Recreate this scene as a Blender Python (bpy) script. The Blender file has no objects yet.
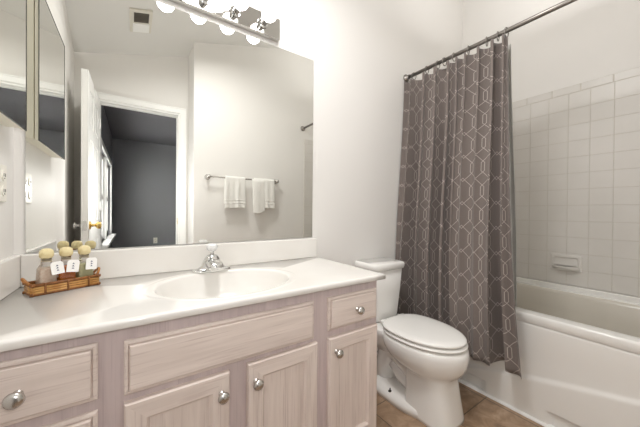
import bpy, bmesh, math, random
from mathutils import Vector, Matrix
random.seed(4)
S = bpy.context.scene
COL = S.collection
PI = math.pi

# ------------------------------------------------------------------ camera
cam_d = bpy.data.cameras.new('camera')
cam_d.sensor_width = 36.0
cam_d.lens = 274.954 / 640 * 36.0
cam_d.clip_start = 0.01
cam = bpy.data.objects.new('camera', cam_d)
COL.objects.link(cam)
yaw, pit, rol = [math.radians(a) for a in (55.6163, -0.407, 0.4595)]
F = Vector((math.cos(yaw) * math.cos(pit), math.sin(yaw) * math.cos(pit), math.sin(pit)))
R0 = Vector((math.sin(yaw), -math.cos(yaw), 0)); U0 = R0.cross(F)
R = R0 * math.cos(rol) + U0 * math.sin(rol); U = -R0 * math.sin(rol) + U0 * math.cos(rol)
M = Matrix((R, U, -F)).transposed().to_4x4()
M.translation = Vector((0.3312, -1.356, 1.0634))
cam.matrix_world = M
S.camera = cam

# ------------------------------------------------------------------ world, exposure
W = bpy.data.worlds.new('world'); S.world = W
W.use_nodes = True
bg = W.node_tree.nodes['Background']
bg.inputs[0].default_value = (1.0, 0.98, 0.96, 1)
bg.inputs[1].default_value = 9.0
# added fill lights without fixtures: two soft discs up in the vault (one turned down, one bounced off the ceiling) and a weak point at the camera
def lamp(name, loc, rot, energy, size, spread=180):
    d = bpy.data.lights.new(name, 'AREA'); d.energy = energy; d.color = (1.0, 0.985, 0.97)
    d.shape = 'DISK'; d.size = size; d.spread = math.radians(spread)
    o = bpy.data.objects.new(name, d); COL.objects.link(o); o.location = loc; o.rotation_euler = rot
lamp('soft_fill', (0.78, -0.74, 2.59), (0, math.radians(-12), 0), 15.5, 0.4, 170)
lamp('bounce_fill', (2.2, -0.80, 2.40), (PI, 0, 0), 5, 0.45)
fl_d = bpy.data.lights.new('camera_fill', 'POINT'); fl_d.energy = 8.5; fl_d.shadow_soft_size = 0.0
fl = bpy.data.objects.new('camera_fill', fl_d); COL.objects.link(fl); fl.location = (0.36, -1.395, 1.20)
S.view_settings.view_transform = 'Standard'
S.view_settings.look = 'None'
S.view_settings.exposure = 0.16
S.view_settings.gamma = 1.0
S.view_settings.use_curve_mapping = False
S.cycles.max_bounces = 16
S.cycles.diffuse_bounces = 10
S.cycles.glossy_bounces = 8
S.cycles.transmission_bounces = 10
S.cycles.sample_clamp_indirect = 6.0
BULB = 9.0            # radiance of the four globe bulbs

# ------------------------------------------------------------------ materials
def lin(c):
    c = c / 255.0
    return c / 12.92 if c <= 0.04045 else ((c + 0.055) / 1.055) ** 2.4
def rgb(r, g, b): return (lin(r), lin(g), lin(b), 1)

def mat(name, col, rough=0.5, metal=0.0, spec=0.5, coat=0.0, trans=0.0, ior=1.45, bump=None, vary=None, sheen=0.0):
    m = bpy.data.materials.new(name); m.use_nodes = True
    nt = m.node_tree; b = nt.nodes['Principled BSDF']
    b.inputs['Base Color'].default_value = col
    b.inputs['Roughness'].default_value = rough
    b.inputs['Metallic'].default_value = metal
    b.inputs['Specular IOR Level'].default_value = spec
    b.inputs['Coat Weight'].default_value = coat
    b.inputs['Coat Roughness'].default_value = 0.06
    b.inputs['Transmission Weight'].default_value = trans
    b.inputs['IOR'].default_value = ior
    b.inputs['Sheen Weight'].default_value = sheen
    tc = nt.nodes.new('ShaderNodeTexCoord')
    if bump:
        n = nt.nodes.new('ShaderNodeTexNoise'); n.inputs['Scale'].default_value = bump[0]; n.inputs['Detail'].default_value = 4
        nt.links.new(tc.outputs['Object'], n.inputs['Vector'])
        bp = nt.nodes.new('ShaderNodeBump'); bp.inputs['Strength'].default_value = bump[1]; bp.inputs['Distance'].default_value = 0.002
        nt.links.new(n.outputs['Fac'], bp.inputs['Height']); nt.links.new(bp.outputs['Normal'], b.inputs['Normal'])
    if vary:
        n = nt.nodes.new('ShaderNodeTexNoise'); n.inputs['Scale'].default_value = vary[0]; n.inputs['Detail'].default_value = 5
        nt.links.new(tc.outputs['Object'], n.inputs['Vector'])
        cr = nt.nodes.new('ShaderNodeValToRGB')
        cr.color_ramp.elements[0].position = 0.35; cr.color_ramp.elements[1].position = 0.68
        cr.color_ramp.elements[0].color = col; cr.color_ramp.elements[1].color = vary[1]
        nt.links.new(n.outputs['Fac'], cr.inputs['Fac']); nt.links.new(cr.outputs['Color'], b.inputs['Base Color'])
    return m

def wood(name, ca, cb, cc, vertical):
    """pickled oak: fine streaks along the grain with darker open pores"""
    m = bpy.data.materials.new(name); m.use_nodes = True
    nt = m.node_tree; L = nt.links; b = nt.nodes['Principled BSDF']
    b.inputs['Roughness'].default_value = 0.42
    b.inputs['Specular IOR Level'].default_value = 0.4
    tc = nt.nodes.new('ShaderNodeTexCoord')
    mp = nt.nodes.new('ShaderNodeMapping')
    mp.inputs['Scale'].default_value = (26, 26, 1.6) if vertical else (1.6, 26, 26)
    L.new(tc.outputs['Object'], mp.inputs['Vector'])
    n1 = nt.nodes.new('ShaderNodeTexNoise'); n1.inputs['Scale'].default_value = 1.5; n1.inputs['Detail'].default_value = 6; n1.inputs['Distortion'].default_value = 0.6
    L.new(mp.outputs['Vector'], n1.inputs['Vector'])
    mp2 = nt.nodes.new('ShaderNodeMapping')
    mp2.inputs['Scale'].default_value = (220, 220, 5) if vertical else (5, 220, 220)
    L.new(tc.outputs['Object'], mp2.inputs['Vector'])
    n2 = nt.nodes.new('ShaderNodeTexNoise'); n2.inputs['Scale'].default_value = 1.0; n2.inputs['Detail'].default_value = 3
    L.new(mp2.outputs['Vector'], n2.inputs['Vector'])
    c1 = nt.nodes.new('ShaderNodeValToRGB')
    c1.color_ramp.elements[0].position = 0.3; c1.color_ramp.elements[1].position = 0.7
    c1.color_ramp.elements[0].color = ca; c1.color_ramp.elements[1].color = cb
    L.new(n1.outputs['Fac'], c1.inputs['Fac'])
    c2 = nt.nodes.new('ShaderNodeValToRGB')
    c2.color_ramp.elements[0].position = 0.56; c2.color_ramp.elements[1].position = 0.75
    c2.color_ramp.elements[0].color = (0, 0, 0, 1); c2.color_ramp.elements[1].color = (0.55, 0.55, 0.55, 1)
    L.new(n2.outputs['Fac'], c2.inputs['Fac'])
    mx = nt.nodes.new('ShaderNodeMix'); mx.data_type = 'RGBA'
    L.new(c2.outputs['Color'], mx.inputs[0]); L.new(c1.outputs['Color'], mx.inputs[6]); mx.inputs[7].default_value = cc
    L.new(mx.outputs[2], b.inputs['Base Color'])
    bp = nt.nodes.new('ShaderNodeBump'); bp.inputs['Strength'].default_value = 0.12; bp.inputs['Distance'].default_value = 0.001; bp.invert = True
    L.new(n2.outputs['Fac'], bp.inputs['Height']); L.new(bp.outputs['Normal'], b.inputs['Normal'])
    return m

def stone_floor(name):
    m = bpy.data.materials.new(name); m.use_nodes = True
    nt = m.node_tree; L = nt.links; b = nt.nodes['Principled BSDF']
    b.inputs['Roughness'].default_value = 0.35
    tc = nt.nodes.new('ShaderNodeTexCoord')
    mp = nt.nodes.new('ShaderNodeMapping'); mp.inputs['Location'].default_value = (0.13, -0.01, 0)
    L.new(tc.outputs['Object'], mp.inputs['Vector'])
    n = nt.nodes.new('ShaderNodeTexNoise'); n.inputs['Scale'].default_value = 9; n.inputs['Detail'].default_value = 8; n.inputs['Roughness'].default_value = 0.65; n.inputs['Distortion'].default_value = 1.2
    L.new(tc.outputs['Object'], n.inputs['Vector'])
    cr = nt.nodes.new('ShaderNodeValToRGB')
    e = cr.color_ramp.elements
    e[0].position = 0.3; e[0].color = rgb(128, 106, 86)
    e[1].position = 0.72; e[1].color = rgb(194, 168, 143)
    k = e.new(0.5); k.color = rgb(164, 137, 112)
    L.new(n.outputs['Fac'], cr.inputs['Fac'])
    br = nt.nodes.new('ShaderNodeTexBrick'); br.offset = 0.0
    br.inputs['Color1'].default_value = (1, 1, 1, 1); br.inputs['Color2'].default_value = (0.86, 0.86, 0.86, 1)
    br.inputs['Mortar'].default_value = (0, 0, 0, 1)
    br.inputs['Scale'].default_value = 1.0
    br.inputs['Mortar Size'].default_value = 0.003; br.inputs['Mortar Smooth'].default_value = 0.2
    br.inputs['Brick Width'].default_value = 0.305; br.inputs['Row Height'].default_value = 0.305
    L.new(mp.outputs['Vector'], br.inputs['Vector'])
    mul = nt.nodes.new('ShaderNodeMix'); mul.data_type = 'RGBA'; mul.blend_type = 'MULTIPLY'; mul.inputs[0].default_value = 1
    L.new(cr.outputs['Color'], mul.inputs[6]); L.new(br.outputs['Color'], mul.inputs[7])
    mx = nt.nodes.new('ShaderNodeMix'); mx.data_type = 'RGBA'
    L.new(br.outputs['Fac'], mx.inputs[0]); L.new(mul.outputs[2], mx.inputs[6]); mx.inputs[7].default_value = rgb(104, 88, 70)
    L.new(mx.outputs[2], b.inputs['Base Color'])
    bp = nt.nodes.new('ShaderNodeBump'); bp.inputs['Strength'].default_value = 0.5; bp.inputs['Distance'].default_value = 0.002; bp.invert = True
    L.new(br.outputs['Fac'], bp.inputs['Height']); L.new(bp.outputs['Normal'], b.inputs['Normal'])
    return m

class NG:
    """tiny expression helper over shader math nodes"""
    def __init__(s, nt): s.nt = nt
    def m(s, op, *a):
        n = s.nt.nodes.new('ShaderNodeMath'); n.operation = op
        for i, v in enumerate(a):
            if isinstance(v, (int, float)): n.inputs[i].default_value = v
            else: s.nt.links.new(v, n.inputs[i])
        return n.outputs[0]

def curtain_cloth(name):
    """taupe cloth woven with a pale trellis of overlapping elongated hexagons"""
    m = bpy.data.materials.new(name); m.use_nodes = True
    nt = m.node_tree; L = nt.links; b = nt.nodes['Principled BSDF']
    b.inputs['Roughness'].default_value = 0.7
    b.inputs['Specular IOR Level'].default_value = 0.25
    b.inputs['Sheen Weight'].default_value = 0.25
    g = NG(nt).m
    uv = nt.nodes.new('ShaderNodeUVMap'); uv.uv_map = 'cloth'
    sp = nt.nodes.new('ShaderNodeSeparateXYZ'); L.new(uv.outputs[0], sp.inputs[0])
    P, H, d, e = 0.096, 0.140, 0.017, 0.010
    a = (P + d) / 2; vs = 0.17 * H; tip = H / 2 + e; k = (tip - vs) / a
    nl = math.sqrt(1 + k * k)
    x = g('ABSOLUTE', g('SUBTRACT', g('FLOORED_MODULO', sp.outputs[0], P), P / 2))
    y = g('ABSOLUTE', g('SUBTRACT', g('FLOORED_MODULO', sp.outputs[1], H), H / 2))
    best = None
    for dx in (0, 1):
        for dy in (0, 1):
            xx = x if not dx else g('SUBTRACT', P, x)
            yy = y if not dy else g('SUBTRACT', H, y)
            f1 = g('SUBTRACT', xx, a)
            f2 = g('DIVIDE', g('SUBTRACT', g('ADD', g('MULTIPLY', xx, k), yy), tip), nl)
            sd = g('ABSOLUTE', g('MAXIMUM', f1, f2))
            best = sd if best is None else g('MINIMUM', best, sd)
    line = nt.nodes.new('ShaderNodeMapRange'); line.interpolation_type = 'SMOOTHSTEP'
    line.inputs['From Min'].default_value = 0.0009; line.inputs['From Max'].default_value = 0.0019
    line.inputs['To Min'].default_value = 1; line.inputs['To Max'].default_value = 0
    L.new(best, line.inputs['Value'])
    n = nt.nodes.new('ShaderNodeTexNoise'); n.inputs['Scale'].default_value = 260; n.inputs['Detail'].default_value = 2
    L.new(uv.outputs[0], n.inputs['Vector'])
    c = nt.nodes.new('ShaderNodeValToRGB')
    c.color_ramp.elements[0].color = rgb(106, 97, 93); c.color_ramp.elements[1].color = rgb(128, 118, 113)
    L.new(n.outputs['Fac'], c.inputs['Fac'])
    mx = nt.nodes.new('ShaderNodeMix'); mx.data_type = 'RGBA'
    L.new(line.outputs[0], mx.inputs[0]); L.new(c.outputs['Color'], mx.inputs[6]); mx.inputs[7].default_value = rgb(182, 173, 166)
    L.new(mx.outputs[2], b.inputs['Base Color'])
    return m

def emit(name, col, strength):
    m = bpy.data.materials.new(name); m.use_nodes = True
    b = m.node_tree.nodes['Principled BSDF']
    b.inputs['Base Color'].default_value = (0.9, 0.9, 0.9, 1)
    b.inputs['Emission Color'].default_value = col
    b.inputs['Emission Strength'].default_value = strength
    return m

WALL = mat('wall_paint', rgb(232, 230, 227), 0.55, spec=0.3, bump=(260, 0.05))
CEIL = mat('ceiling_paint', rgb(222, 221, 218), 0.8, spec=0.2, bump=(120, 0.12))
TRIMW = mat('white_trim_paint', rgb(238, 238, 236), 0.35)
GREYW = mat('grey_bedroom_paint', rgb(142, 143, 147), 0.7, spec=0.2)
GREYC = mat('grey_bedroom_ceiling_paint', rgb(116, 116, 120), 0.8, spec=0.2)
CARPET = mat('beige_carpet', rgb(150, 140, 128), 0.95, spec=0.1, bump=(300, 0.6))
FLOOR = stone_floor('brown_stone_tile')
TILE = mat('glazed_white_tile', rgb(214, 211, 206), 0.32, vary=(3, rgb(222, 219, 215)))
GROUT = mat('tile_grout', rgb(204, 199, 190), 0.8)
MARBLE = mat('cultured_marble', rgb(234, 232, 228), 0.16, coat=0.25, vary=(5, rgb(230, 227, 222)))
CHINA = mat('white_vitreous_china', rgb(240, 239, 236), 0.09, coat=0.4)
SEATP = mat('white_seat_plastic', rgb(240, 239, 236), 0.18)
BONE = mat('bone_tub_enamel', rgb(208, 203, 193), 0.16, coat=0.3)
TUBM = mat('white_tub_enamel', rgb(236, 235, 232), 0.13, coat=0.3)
MIRROR = mat('mirror_silvering', (0.90, 0.905, 0.875, 1), 0.0, metal=1.0)
GLASSEDGE = mat('dark_mirror_edge', rgb(96, 96, 90), 0.25)
CHROME = mat('polished_chrome', (0.70, 0.70, 0.69, 1), 0.08, metal=1.0)
NICKEL = mat('brushed_nickel', (0.60, 0.585, 0.56, 1), 0.27, metal=1.0)
RODM = mat('dark_brushed_rod', (0.30, 0.28, 0.26, 1), 0.36, metal=1.0)
PLATEM = mat('satin_metal_plate', (0.60, 0.585, 0.56, 1), 0.04, metal=1.0, bump=(140, 0.04))
BRASS = mat('polished_brass', (0.80, 0.58, 0.22, 1), 0.15, metal=1.0)
ACRYL = mat('clear_acrylic', (1, 1, 1, 1), 0.06, trans=0.3, ior=1.49)
CREAM = mat('cream_enamel', rgb(236, 232, 218), 0.4)
PLATE = mat('ivory_plate_plastic', rgb(238, 235, 226), 0.35)
SLOT = mat('dark_slot', rgb(60, 55, 50), 0.6)
VENTP = mat('off_white_vent_plastic', rgb(215, 211, 200), 0.5)
VENTD = mat('dark_vent_grille', rgb(98, 92, 84), 0.8)  # one dark tone for the grille slats and their backing
LINERM = mat('white_vinyl_liner', rgb(236, 235, 230), 0.4, trans=0.15)
CLOTH = curtain_cloth('taupe_trellis_cloth')
TOWELM = mat('white_terry', rgb(240, 239, 235), 0.95, spec=0.1, bump=(700, 0.9), sheen=0.2)
RATTAN = mat('brown_rattan', rgb(150, 98, 48), 0.5, vary=(60, rgb(180, 126, 68)))
RATTAND = mat('dark_rattan_binding', rgb(116, 72, 36), 0.5, vary=(80, rgb(148, 96, 50)))
BAMBOO = mat('bamboo_slat', rgb(206, 160, 98), 0.45, vary=(45, rgb(176, 124, 66)))
CORK = mat('pale_wood_stopper', rgb(232, 219, 176), 0.55, vary=(70, rgb(214, 196, 144)))
BGLASS = mat('bottle_glass', (1, 1, 1, 1), 0.03, trans=1.0, ior=1.45)
LIQ1 = mat('pink_bath_salts', rgb(226, 200, 178), 0.5, vary=(160, rgb(242, 228, 212)))
LIQ2 = mat('amber_bath_oil', rgb(204, 112, 30), 0.15, coat=0.4)
LIQ3 = mat('pale_green_lotion', rgb(206, 202, 158), 0.3, coat=0.3)
PAPER = mat('white_card', rgb(244, 243, 240), 0.6)
INK = mat('dark_blue_print', rgb(44, 44, 92), 0.6)
STRING = mat('pale_cord', rgb(210, 200, 180), 0.8)
ca, cb, cc = rgb(210, 196, 188), rgb(228, 215, 207), rgb(172, 149, 144)
WOODH = wood('pickled_oak_across', ca, cb, cc, False)
WOODV = wood('pickled_oak_upright', ca, cb, cc, True)
fa, fb, fc = rgb(188, 173, 172), rgb(202, 187, 185), rgb(160, 142, 144)
FRAMEV = wood('mauve_washed_oak_upright', fa, fb, fc, True)
BULBM = emit('lit_bulb_glass', (1.0, 0.985, 0.965, 1), BULB)

# ------------------------------------------------------------------ mesh helpers
WM = {}
def link(name, me_or_none, parent=None):
    o = bpy.data.objects.new(name, me_or_none); COL.objects.link(o)
    if parent: o.parent = parent
    return o
def thing(name, label, cat, loc=(0, 0, 0), rotz=0.0, group=None, kind=None):
    o = link(name, None); o.location = loc; o.rotation_euler = (0, 0, rotz)
    o.empty_display_size = 0.05
    WM[o] = Matrix.Translation(loc) @ Matrix.Rotation(rotz, 4, 'Z')
    tag(o, label, cat, group, kind); return o
def tag(o, label=None, cat=None, group=None, kind=None):
    if label: o['label'] = label
    if cat: o['category'] = cat
    if group: o['group'] = group
    if kind: o['kind'] = kind
    return o
def obj(name, bm, m, parent=None, local=False, smooth=False, bevel=0.0, seg=2, solid=0.0, sub=0, label=None):
    """link bm (world coordinates unless local) as one mesh object"""
    if parent is not None and not local: bm.transform(WM[parent].inverted())
    bmesh.ops.recalc_face_normals(bm, faces=bm.faces)
    me = bpy.data.meshes.new(name); bm.to_mesh(me); bm.free()
    mats = m if isinstance(m, (list, tuple)) else [m]
    for q in mats: me.materials.append(q)
    if smooth:
        for p in me.polygons: p.use_smooth = True
    o = link(name, me, parent)
    WM[o] = WM[parent] if parent is not None else Matrix.Identity(4)
    if solid:
        s = o.modifiers.new('solid', 'SOLIDIFY'); s.thickness = solid; s.offset = 0
    if bevel:
        b = o.modifiers.new('bevel', 'BEVEL'); b.width = bevel; b.segments = seg; b.limit_method = 'ANGLE'; b.angle_limit = math.radians(40)
        b.harden_normals = False
    if sub:
        s = o.modifiers.new('sub', 'SUBSURF'); s.levels = sub; s.render_levels = sub
    if label: o['label'] = label
    return o
def struct(name, bm, m, parent=None, **k):
    o = obj(name, bm, m, parent, **k)
    if parent is None: o['kind'] = 'structure'
    return o
def B(): return bmesh.new()
def box(bm, x0, x1, y0, y1, z0, z1, mi=0):
    v = [bm.verts.new((x, y, z)) for x in (x0, x1) for y in (y0, y1) for z in (z0, z1)]
    for q in ((0, 1, 3, 2), (4, 6, 7, 5), (0, 4, 5, 1), (2, 3, 7, 6), (0, 2, 6, 4), (1, 5, 7, 3)):
        f = bm.faces.new([v[i] for i in q]); f.material_index = mi
    return bm
def prism(bm, pts, axis, a, b, mi=0):
    """polygon pts (2-tuples in the two other axes, in x,y,z order) extruded along axis from a to b"""
    def P(p, t):
        c = list(p); c.insert(axis, t); return bm.verts.new(c)
    A = [P(p, a) for p in pts]; Bv = [P(p, b) for p in pts]
    fs = [bm.faces.new(A), bm.faces.new(Bv)]
    for i in range(len(pts)):
        j = (i + 1) % len(pts)
        fs.append(bm.faces.new((A[i], A[j], Bv[j], Bv[i])))
    for f in fs: f.material_index = mi
    return bm
def loft(bm, rings, cap0=True, cap1=True, closed=True, mi=0):
    V = [[bm.verts.new(p) for p in r] for r in rings]
    n = len(V[0])
    for a, b in zip(V, V[1:]):
        for i in range(n if closed else n - 1):
            j = (i + 1) % n
            f = bm.faces.new((a[i], a[j], b[j], b[i])); f.material_index = mi
    if cap0: bm.faces.new(V[0]).material_index = mi
    if cap1: bm.faces.new(V[-1]).material_index = mi
    return bm
def frame_of(d):
    d = Vector(d).normalized()
    u = d.cross(Vector((0, 0, 1)))
    if u.length < 1e-4: u = Vector((1, 0, 0))
    u.normalize(); return u, d.cross(u).normalized(), d
def tube(bm, pts, r, n=12, mi=0, cap=True):
    pts = [Vector(p) for p in pts]; rings = []
    rs = r if isinstance(r, (list, tuple)) else [r] * len(pts)
    u = None
    for i, p in enumerate(pts):
        d = (pts[min(i + 1, len(pts) - 1)] - pts[max(i - 1, 0)])
        if u is None: u, w, d = frame_of(d)
        else:
            d.normalize(); u = (u - d * u.dot(d)).normalized(); w = d.cross(u)
        rings.append([p + (u * math.cos(2 * PI * k / n) + w * math.sin(2 * PI * k / n)) * rs[i] for k in range(n)])
    return loft(bm, rings, cap, cap, mi=mi)
def lathe(bm, prof, c=(0, 0, 0), axis=(0, 0, 1), n=28, mi=0):
    """prof: list of (radius, height) along axis from c"""
    u, w, d = frame_of(axis); c = Vector(c)
    rings = [[c + d * h + (u * math.cos(2 * PI * k / n) + w * math.sin(2 * PI * k / n)) * max(r, 1e-4) for k in range(n)] for r, h in prof]
    return loft(bm, rings, mi=mi)
def ball_prof(r, h0, n=12, a0=0.0, a1=PI):
    return [(r * math.sin(a0 + (a1 - a0) * i / n), h0 - r * math.cos(a0 + (a1 - a0) * i / n)) for i in range(n + 1)]
def rrect(cx, cy, hx, hy, r, z, n=6):
    out = []
    for sx, sy, a0 in ((1, 1, 0), (-1, 1, PI / 2), (-1, -1, PI), (1, -1, 1.5 * PI)):
        for k in range(n + 1):
            a = a0 + k / n * PI / 2
            out.append((cx + sx * (hx - r) + r * math.cos(a), cy + sy * (hy - r) + r * math.sin(a), z))
    return out
def smooth01(t):
    t = max(0.0, min(1.0, t)); return t * t * (3 - 2 * t)

# ------------------------------------------------------------------ room shell
XR, YF, YD = 2.82, -1.53, -1.85          # tile wall, towel wall, door wall
def zc(x): return 2.457 + 0.27 * x       # vaulted ceiling
bm = B(); box(bm, -0.12, 2.94, -1.97, 0.1, -0.1, 0); struct('floor', bm, FLOOR)
bm = B(); prism(bm, [(-0.12, zc(-0.12)), (2.94, zc(2.94)), (2.94, zc(2.94) + 0.08), (-0.12, zc(-0.12) + 0.08)], 1, -1.97, 0.1); struct('ceiling', bm, CEIL)
bm = B(); prism(bm, [(-0.12, 0), (2.94, 0), (2.94, zc(2.94)), (-0.12, zc(-0.12))], 1, 0, 0.1); struct('wall_back', bm, WALL)
bm = B(); box(bm, XR, XR + 0.12, -1.97, 0, 0, zc(XR)); struct('wall_right', bm, WALL)
bm = B(); prism(bm, [(0, 0), (0, -0.62), (-0.085, -1.85), (-0.12, -1.97), (-0.14, -1.97), (-0.14, 0)], 2, 0, zc(-0.14)); struct('wall_left', bm, WALL)
bm = B(); prism(bm, [(0.82, 0), (XR, 0), (XR, zc(XR)), (0.82, zc(0.82))], 1, -1.97, YF); struct('wall_front', bm, WALL)
DX0, DX1, DH = 0.074, 0.742, 2.066       # doorway
bm = B()
box(bm, -0.12, DX0, -1.97, YD, 0, DH); box(bm, DX1, 0.82, -1.97, YD, 0, DH)
prism(bm, [(-0.12, DH), (0.82, DH), (0.82, zc(0.82)), (-0.12, zc(-0.12))], 1, -1.97, YD)
struct('wall_door', bm, WALL)
# door casing
cas = B()
for y0, y1 in ((YD, YD + 0.014),):
    box(cas, DX0 - 0.058, DX0, y0, y1, 0, DH + 0.058); box(cas, DX1, DX1 + 0.058, y0, y1, 0, DH + 0.058); box(cas, DX0, DX1, y0, y1, DH, DH + 0.058)
    box(cas, DX0 - 0.058, DX0 - 0.046, y1, y1 + 0.006, 0, DH + 0.058); box(cas, DX1 + 0.046, DX1 + 0.058, y1, y1 + 0.006, 0, DH + 0.058); box(cas, DX0 - 0.046, DX1 + 0.046, y1, y1 + 0.006, DH + 0.046, DH + 0.058)
box(cas, DX0, DX0 + 0.016, -1.97, YD, 0, DH); box(cas, DX1 - 0.016, DX1, -1.97, YD, 0, DH); box(cas, DX0 + 0.016, DX1 - 0.016, -1.97, YD, DH - 0.016, DH)
box(cas, DX1 - 0.026, DX1 - 0.016, -1.93, -1.895, 0, DH - 0.016); box(cas, DX0 + 0.026, DX1 - 0.026, -1.93, -1.895, DH - 0.026, DH - 0.016)
casing = struct('trim_1', cas, TRIMW, bevel=0.002)
bm = B(); box(bm, DX1 - 0.018, DX1 - 0.0155, -1.892, -1.856, 0.92, 0.98); obj('strike_plate', bm, BRASS, casing)
# baseboards
bm = B(); box(bm, 1.2, 2.03, -0.014, 0, 0, 0.09); struct('baseboard_back', bm, TRIMW, bevel=0.004)
bm = B(); box(bm, 0.82, 2.03, YF, YF + 0.014, 0, 0.09); struct('baseboard_front', bm, TRIMW, bevel=0.004)

# bedroom beyond the doorway
BX0, BY1, BH = 0.03, -5.04, 2.39
bm = B(); box(bm, -0.12, XR, BY1 - 0.1, -1.97, -0.1, 0); struct('floor_bedroom', bm, CARPET)
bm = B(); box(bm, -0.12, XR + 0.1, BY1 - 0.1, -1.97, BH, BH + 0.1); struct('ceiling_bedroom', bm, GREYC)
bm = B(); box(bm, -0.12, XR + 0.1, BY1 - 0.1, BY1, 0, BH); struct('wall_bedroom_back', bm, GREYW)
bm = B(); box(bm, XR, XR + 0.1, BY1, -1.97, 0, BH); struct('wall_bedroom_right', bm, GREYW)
WY0, WY1, WZ0, WZ1 = -4.44, -2.62, 0.66, 1.80
bm = B()
box(bm, BX0 - 0.14, BX0, BY1, WY0, 0, BH); box(bm, BX0 - 0.14, BX0, WY1, -1.97, 0, BH)
box(bm, BX0 - 0.14, BX0, WY0, WY1, 0, WZ0); box(bm, BX0 - 0.14, BX0, WY0, WY1, WZ1, BH)
struct('wall_bedroom_left', bm, GREYW)
wf = B(); c = 0.07
box(wf, BX0, BX0 + 0.02, WY0 - c, WY0, WZ0, WZ1 + c); box(wf, BX0, BX0 + 0.02, WY1, WY1 + c, WZ0, WZ1 + c); box(wf, BX0, BX0 + 0.02, WY0, WY1, WZ1, WZ1 + c)
xg = BX0 - 0.07
ym = (WY0 + WY1) / 2
box(wf, BX0 - 0.1, BX0 + 0.01, ym - 0.045, ym + 0.045, WZ0, WZ1)
for a, b in ((WY0, ym - 0.045), (ym + 0.045, WY1)):
    box(wf, xg, xg + 0.04, a, a + 0.045, WZ0, WZ1); box(wf, xg, xg + 0.04, b - 0.045, b, WZ0, WZ1)
    box(wf, xg, xg + 0.04, a + 0.045, b - 0.045, WZ0, WZ0 + 0.06); box(wf, xg, xg + 0.04, a + 0.045, b - 0.045, WZ1 - 0.05, WZ1)
    zm = (WZ0 + WZ1) / 2
    box(wf, xg, xg + 0.045, a + 0.045, b - 0.045, zm - 0.025, zm + 0.025)
    for t in (1 / 3, 2 / 3):
        yy = a + 0.045 + (b - a - 0.09) * t
        box(wf, xg + 0.012, xg + 0.03, yy - 0.01, yy + 0.01, WZ0 + 0.06, zm - 0.025); box(wf, xg + 0.012, xg + 0.03, yy - 0.01, yy + 0.01, zm + 0.025, WZ1 - 0.05)
win = struct('window_1', wf, TRIMW, bevel=0.002)
bm = B(); box(bm, BX0 - 0.06, BX0 + 0.08, WY0 - 0.1, WY1 + 0.1, WZ0 - 0.035, WZ0); obj('window_sill', bm, TRIMW, win, bevel=0.004)
bm = B(); box(bm, xg + 0.018, xg + 0.022, WY0 + 0.04, WY1 - 0.04, WZ0 + 0.05, WZ1 - 0.04)
pm = mat('window_pane_glass', (1, 1, 1, 1), 0.0, trans=1.0, ior=1.01); obj('pane', bm, pm, win)

# door leaf, standing open against the left wall
door = link('door_1', None); door.location = (DX0 + 0.004, YD + 0.006, 0); door.rotation_euler = (0, 0, math.radians(91.0))
WM[door] = Matrix.Translation(door.location) @ Matrix.Rotation(math.radians(91.0), 4, 'Z'); door['kind'] = 'structure'
DW, DT, DZ = 0.66, 0.035, 2.05
bm = B()
box(bm, 0, DW, -0.0035, 0.0235, 0.012, DZ)                # core, panels lie on it
st = 0.095; mid = DW / 2
def both(x0, x1, z0, z1):
    box(bm, x0, x1, 0.0235, 0.0235 + 0.0065, z0, z1); box(bm, x0, x1, -0.0035 - 0.0065, -0.0035, z0, z1)
rails = [(0.012, 0.25), (0.83, 0.98), (1.58, 1.68), (DZ - 0.11, DZ)]
both(0, st, 0.012, DZ); both(DW - st, DW, 0.012, DZ); both(mid - 0.045, mid + 0.045, 0.25, DZ - 0.11)
for a, b in rails: both(st, mid - 0.045, a, b); both(mid + 0.045, DW - st, a, b)
for a, b in ((0.25, 0.83), (0.98, 1.58), (1.68, DZ - 0.11)):
    for x0, x1 in ((st, mid - 0.045), (mid + 0.045, DW - st)):
        box(bm, x0 + 0.028, x1 - 0.028, 0.0235, 0.0285, a + 0.028, b - 0.028); box(bm, x0 + 0.028, x1 - 0.028, -0.0085, -0.0035, a + 0.028, b - 0.028)
obj('leaf', bm, TRIMW, door, local=True, bevel=0.003)
for sgn, y in ((1, 0.030), (-1, -0.010)):
    bm = B(); lathe(bm, [(0.0, 0), (0.031, 0), (0.031, 0.004), (0.024, 0.009), (0.011, 0.012), (0.010, 0.034), (0.018, 0.038), (0.026, 0.046), (0.028, 0.055), (0.024, 0.065), (0.010, 0.070), (0.0, 0.070)] if sgn < 0 else
          [(0.0, 0), (0.031, 0), (0.031, 0.004), (0.024, 0.009), (0.011, 0.012), (0.010, 0.026), (0.02, 0.031), (0.026, 0.038), (0.024, 0.046), (0.010, 0.050), (0.0, 0.050)], (DW - 0.06, y, 0.95), (0, sgn, 0))
    obj('door_knob', bm, BRASS if sgn < 0 else CHROME, door, local=True, smooth=True)
bm = B(); box(bm, DW - 0.001, DW + 0.002, 0.0, 0.022, 0.915, 0.985); obj('latch_plate', bm, CHROME, door, local=True)
for z in (0.25, 1.05, 1.8):
    bm = B(); lathe(bm, [(0, 0), (0.006, 0), (0.006, 0.09), (0, 0.09)], (-0.004, -0.014, z), (0, 0, 1), 12); obj('hinge', bm, TRIMW, door, local=True, smooth=True)

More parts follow.
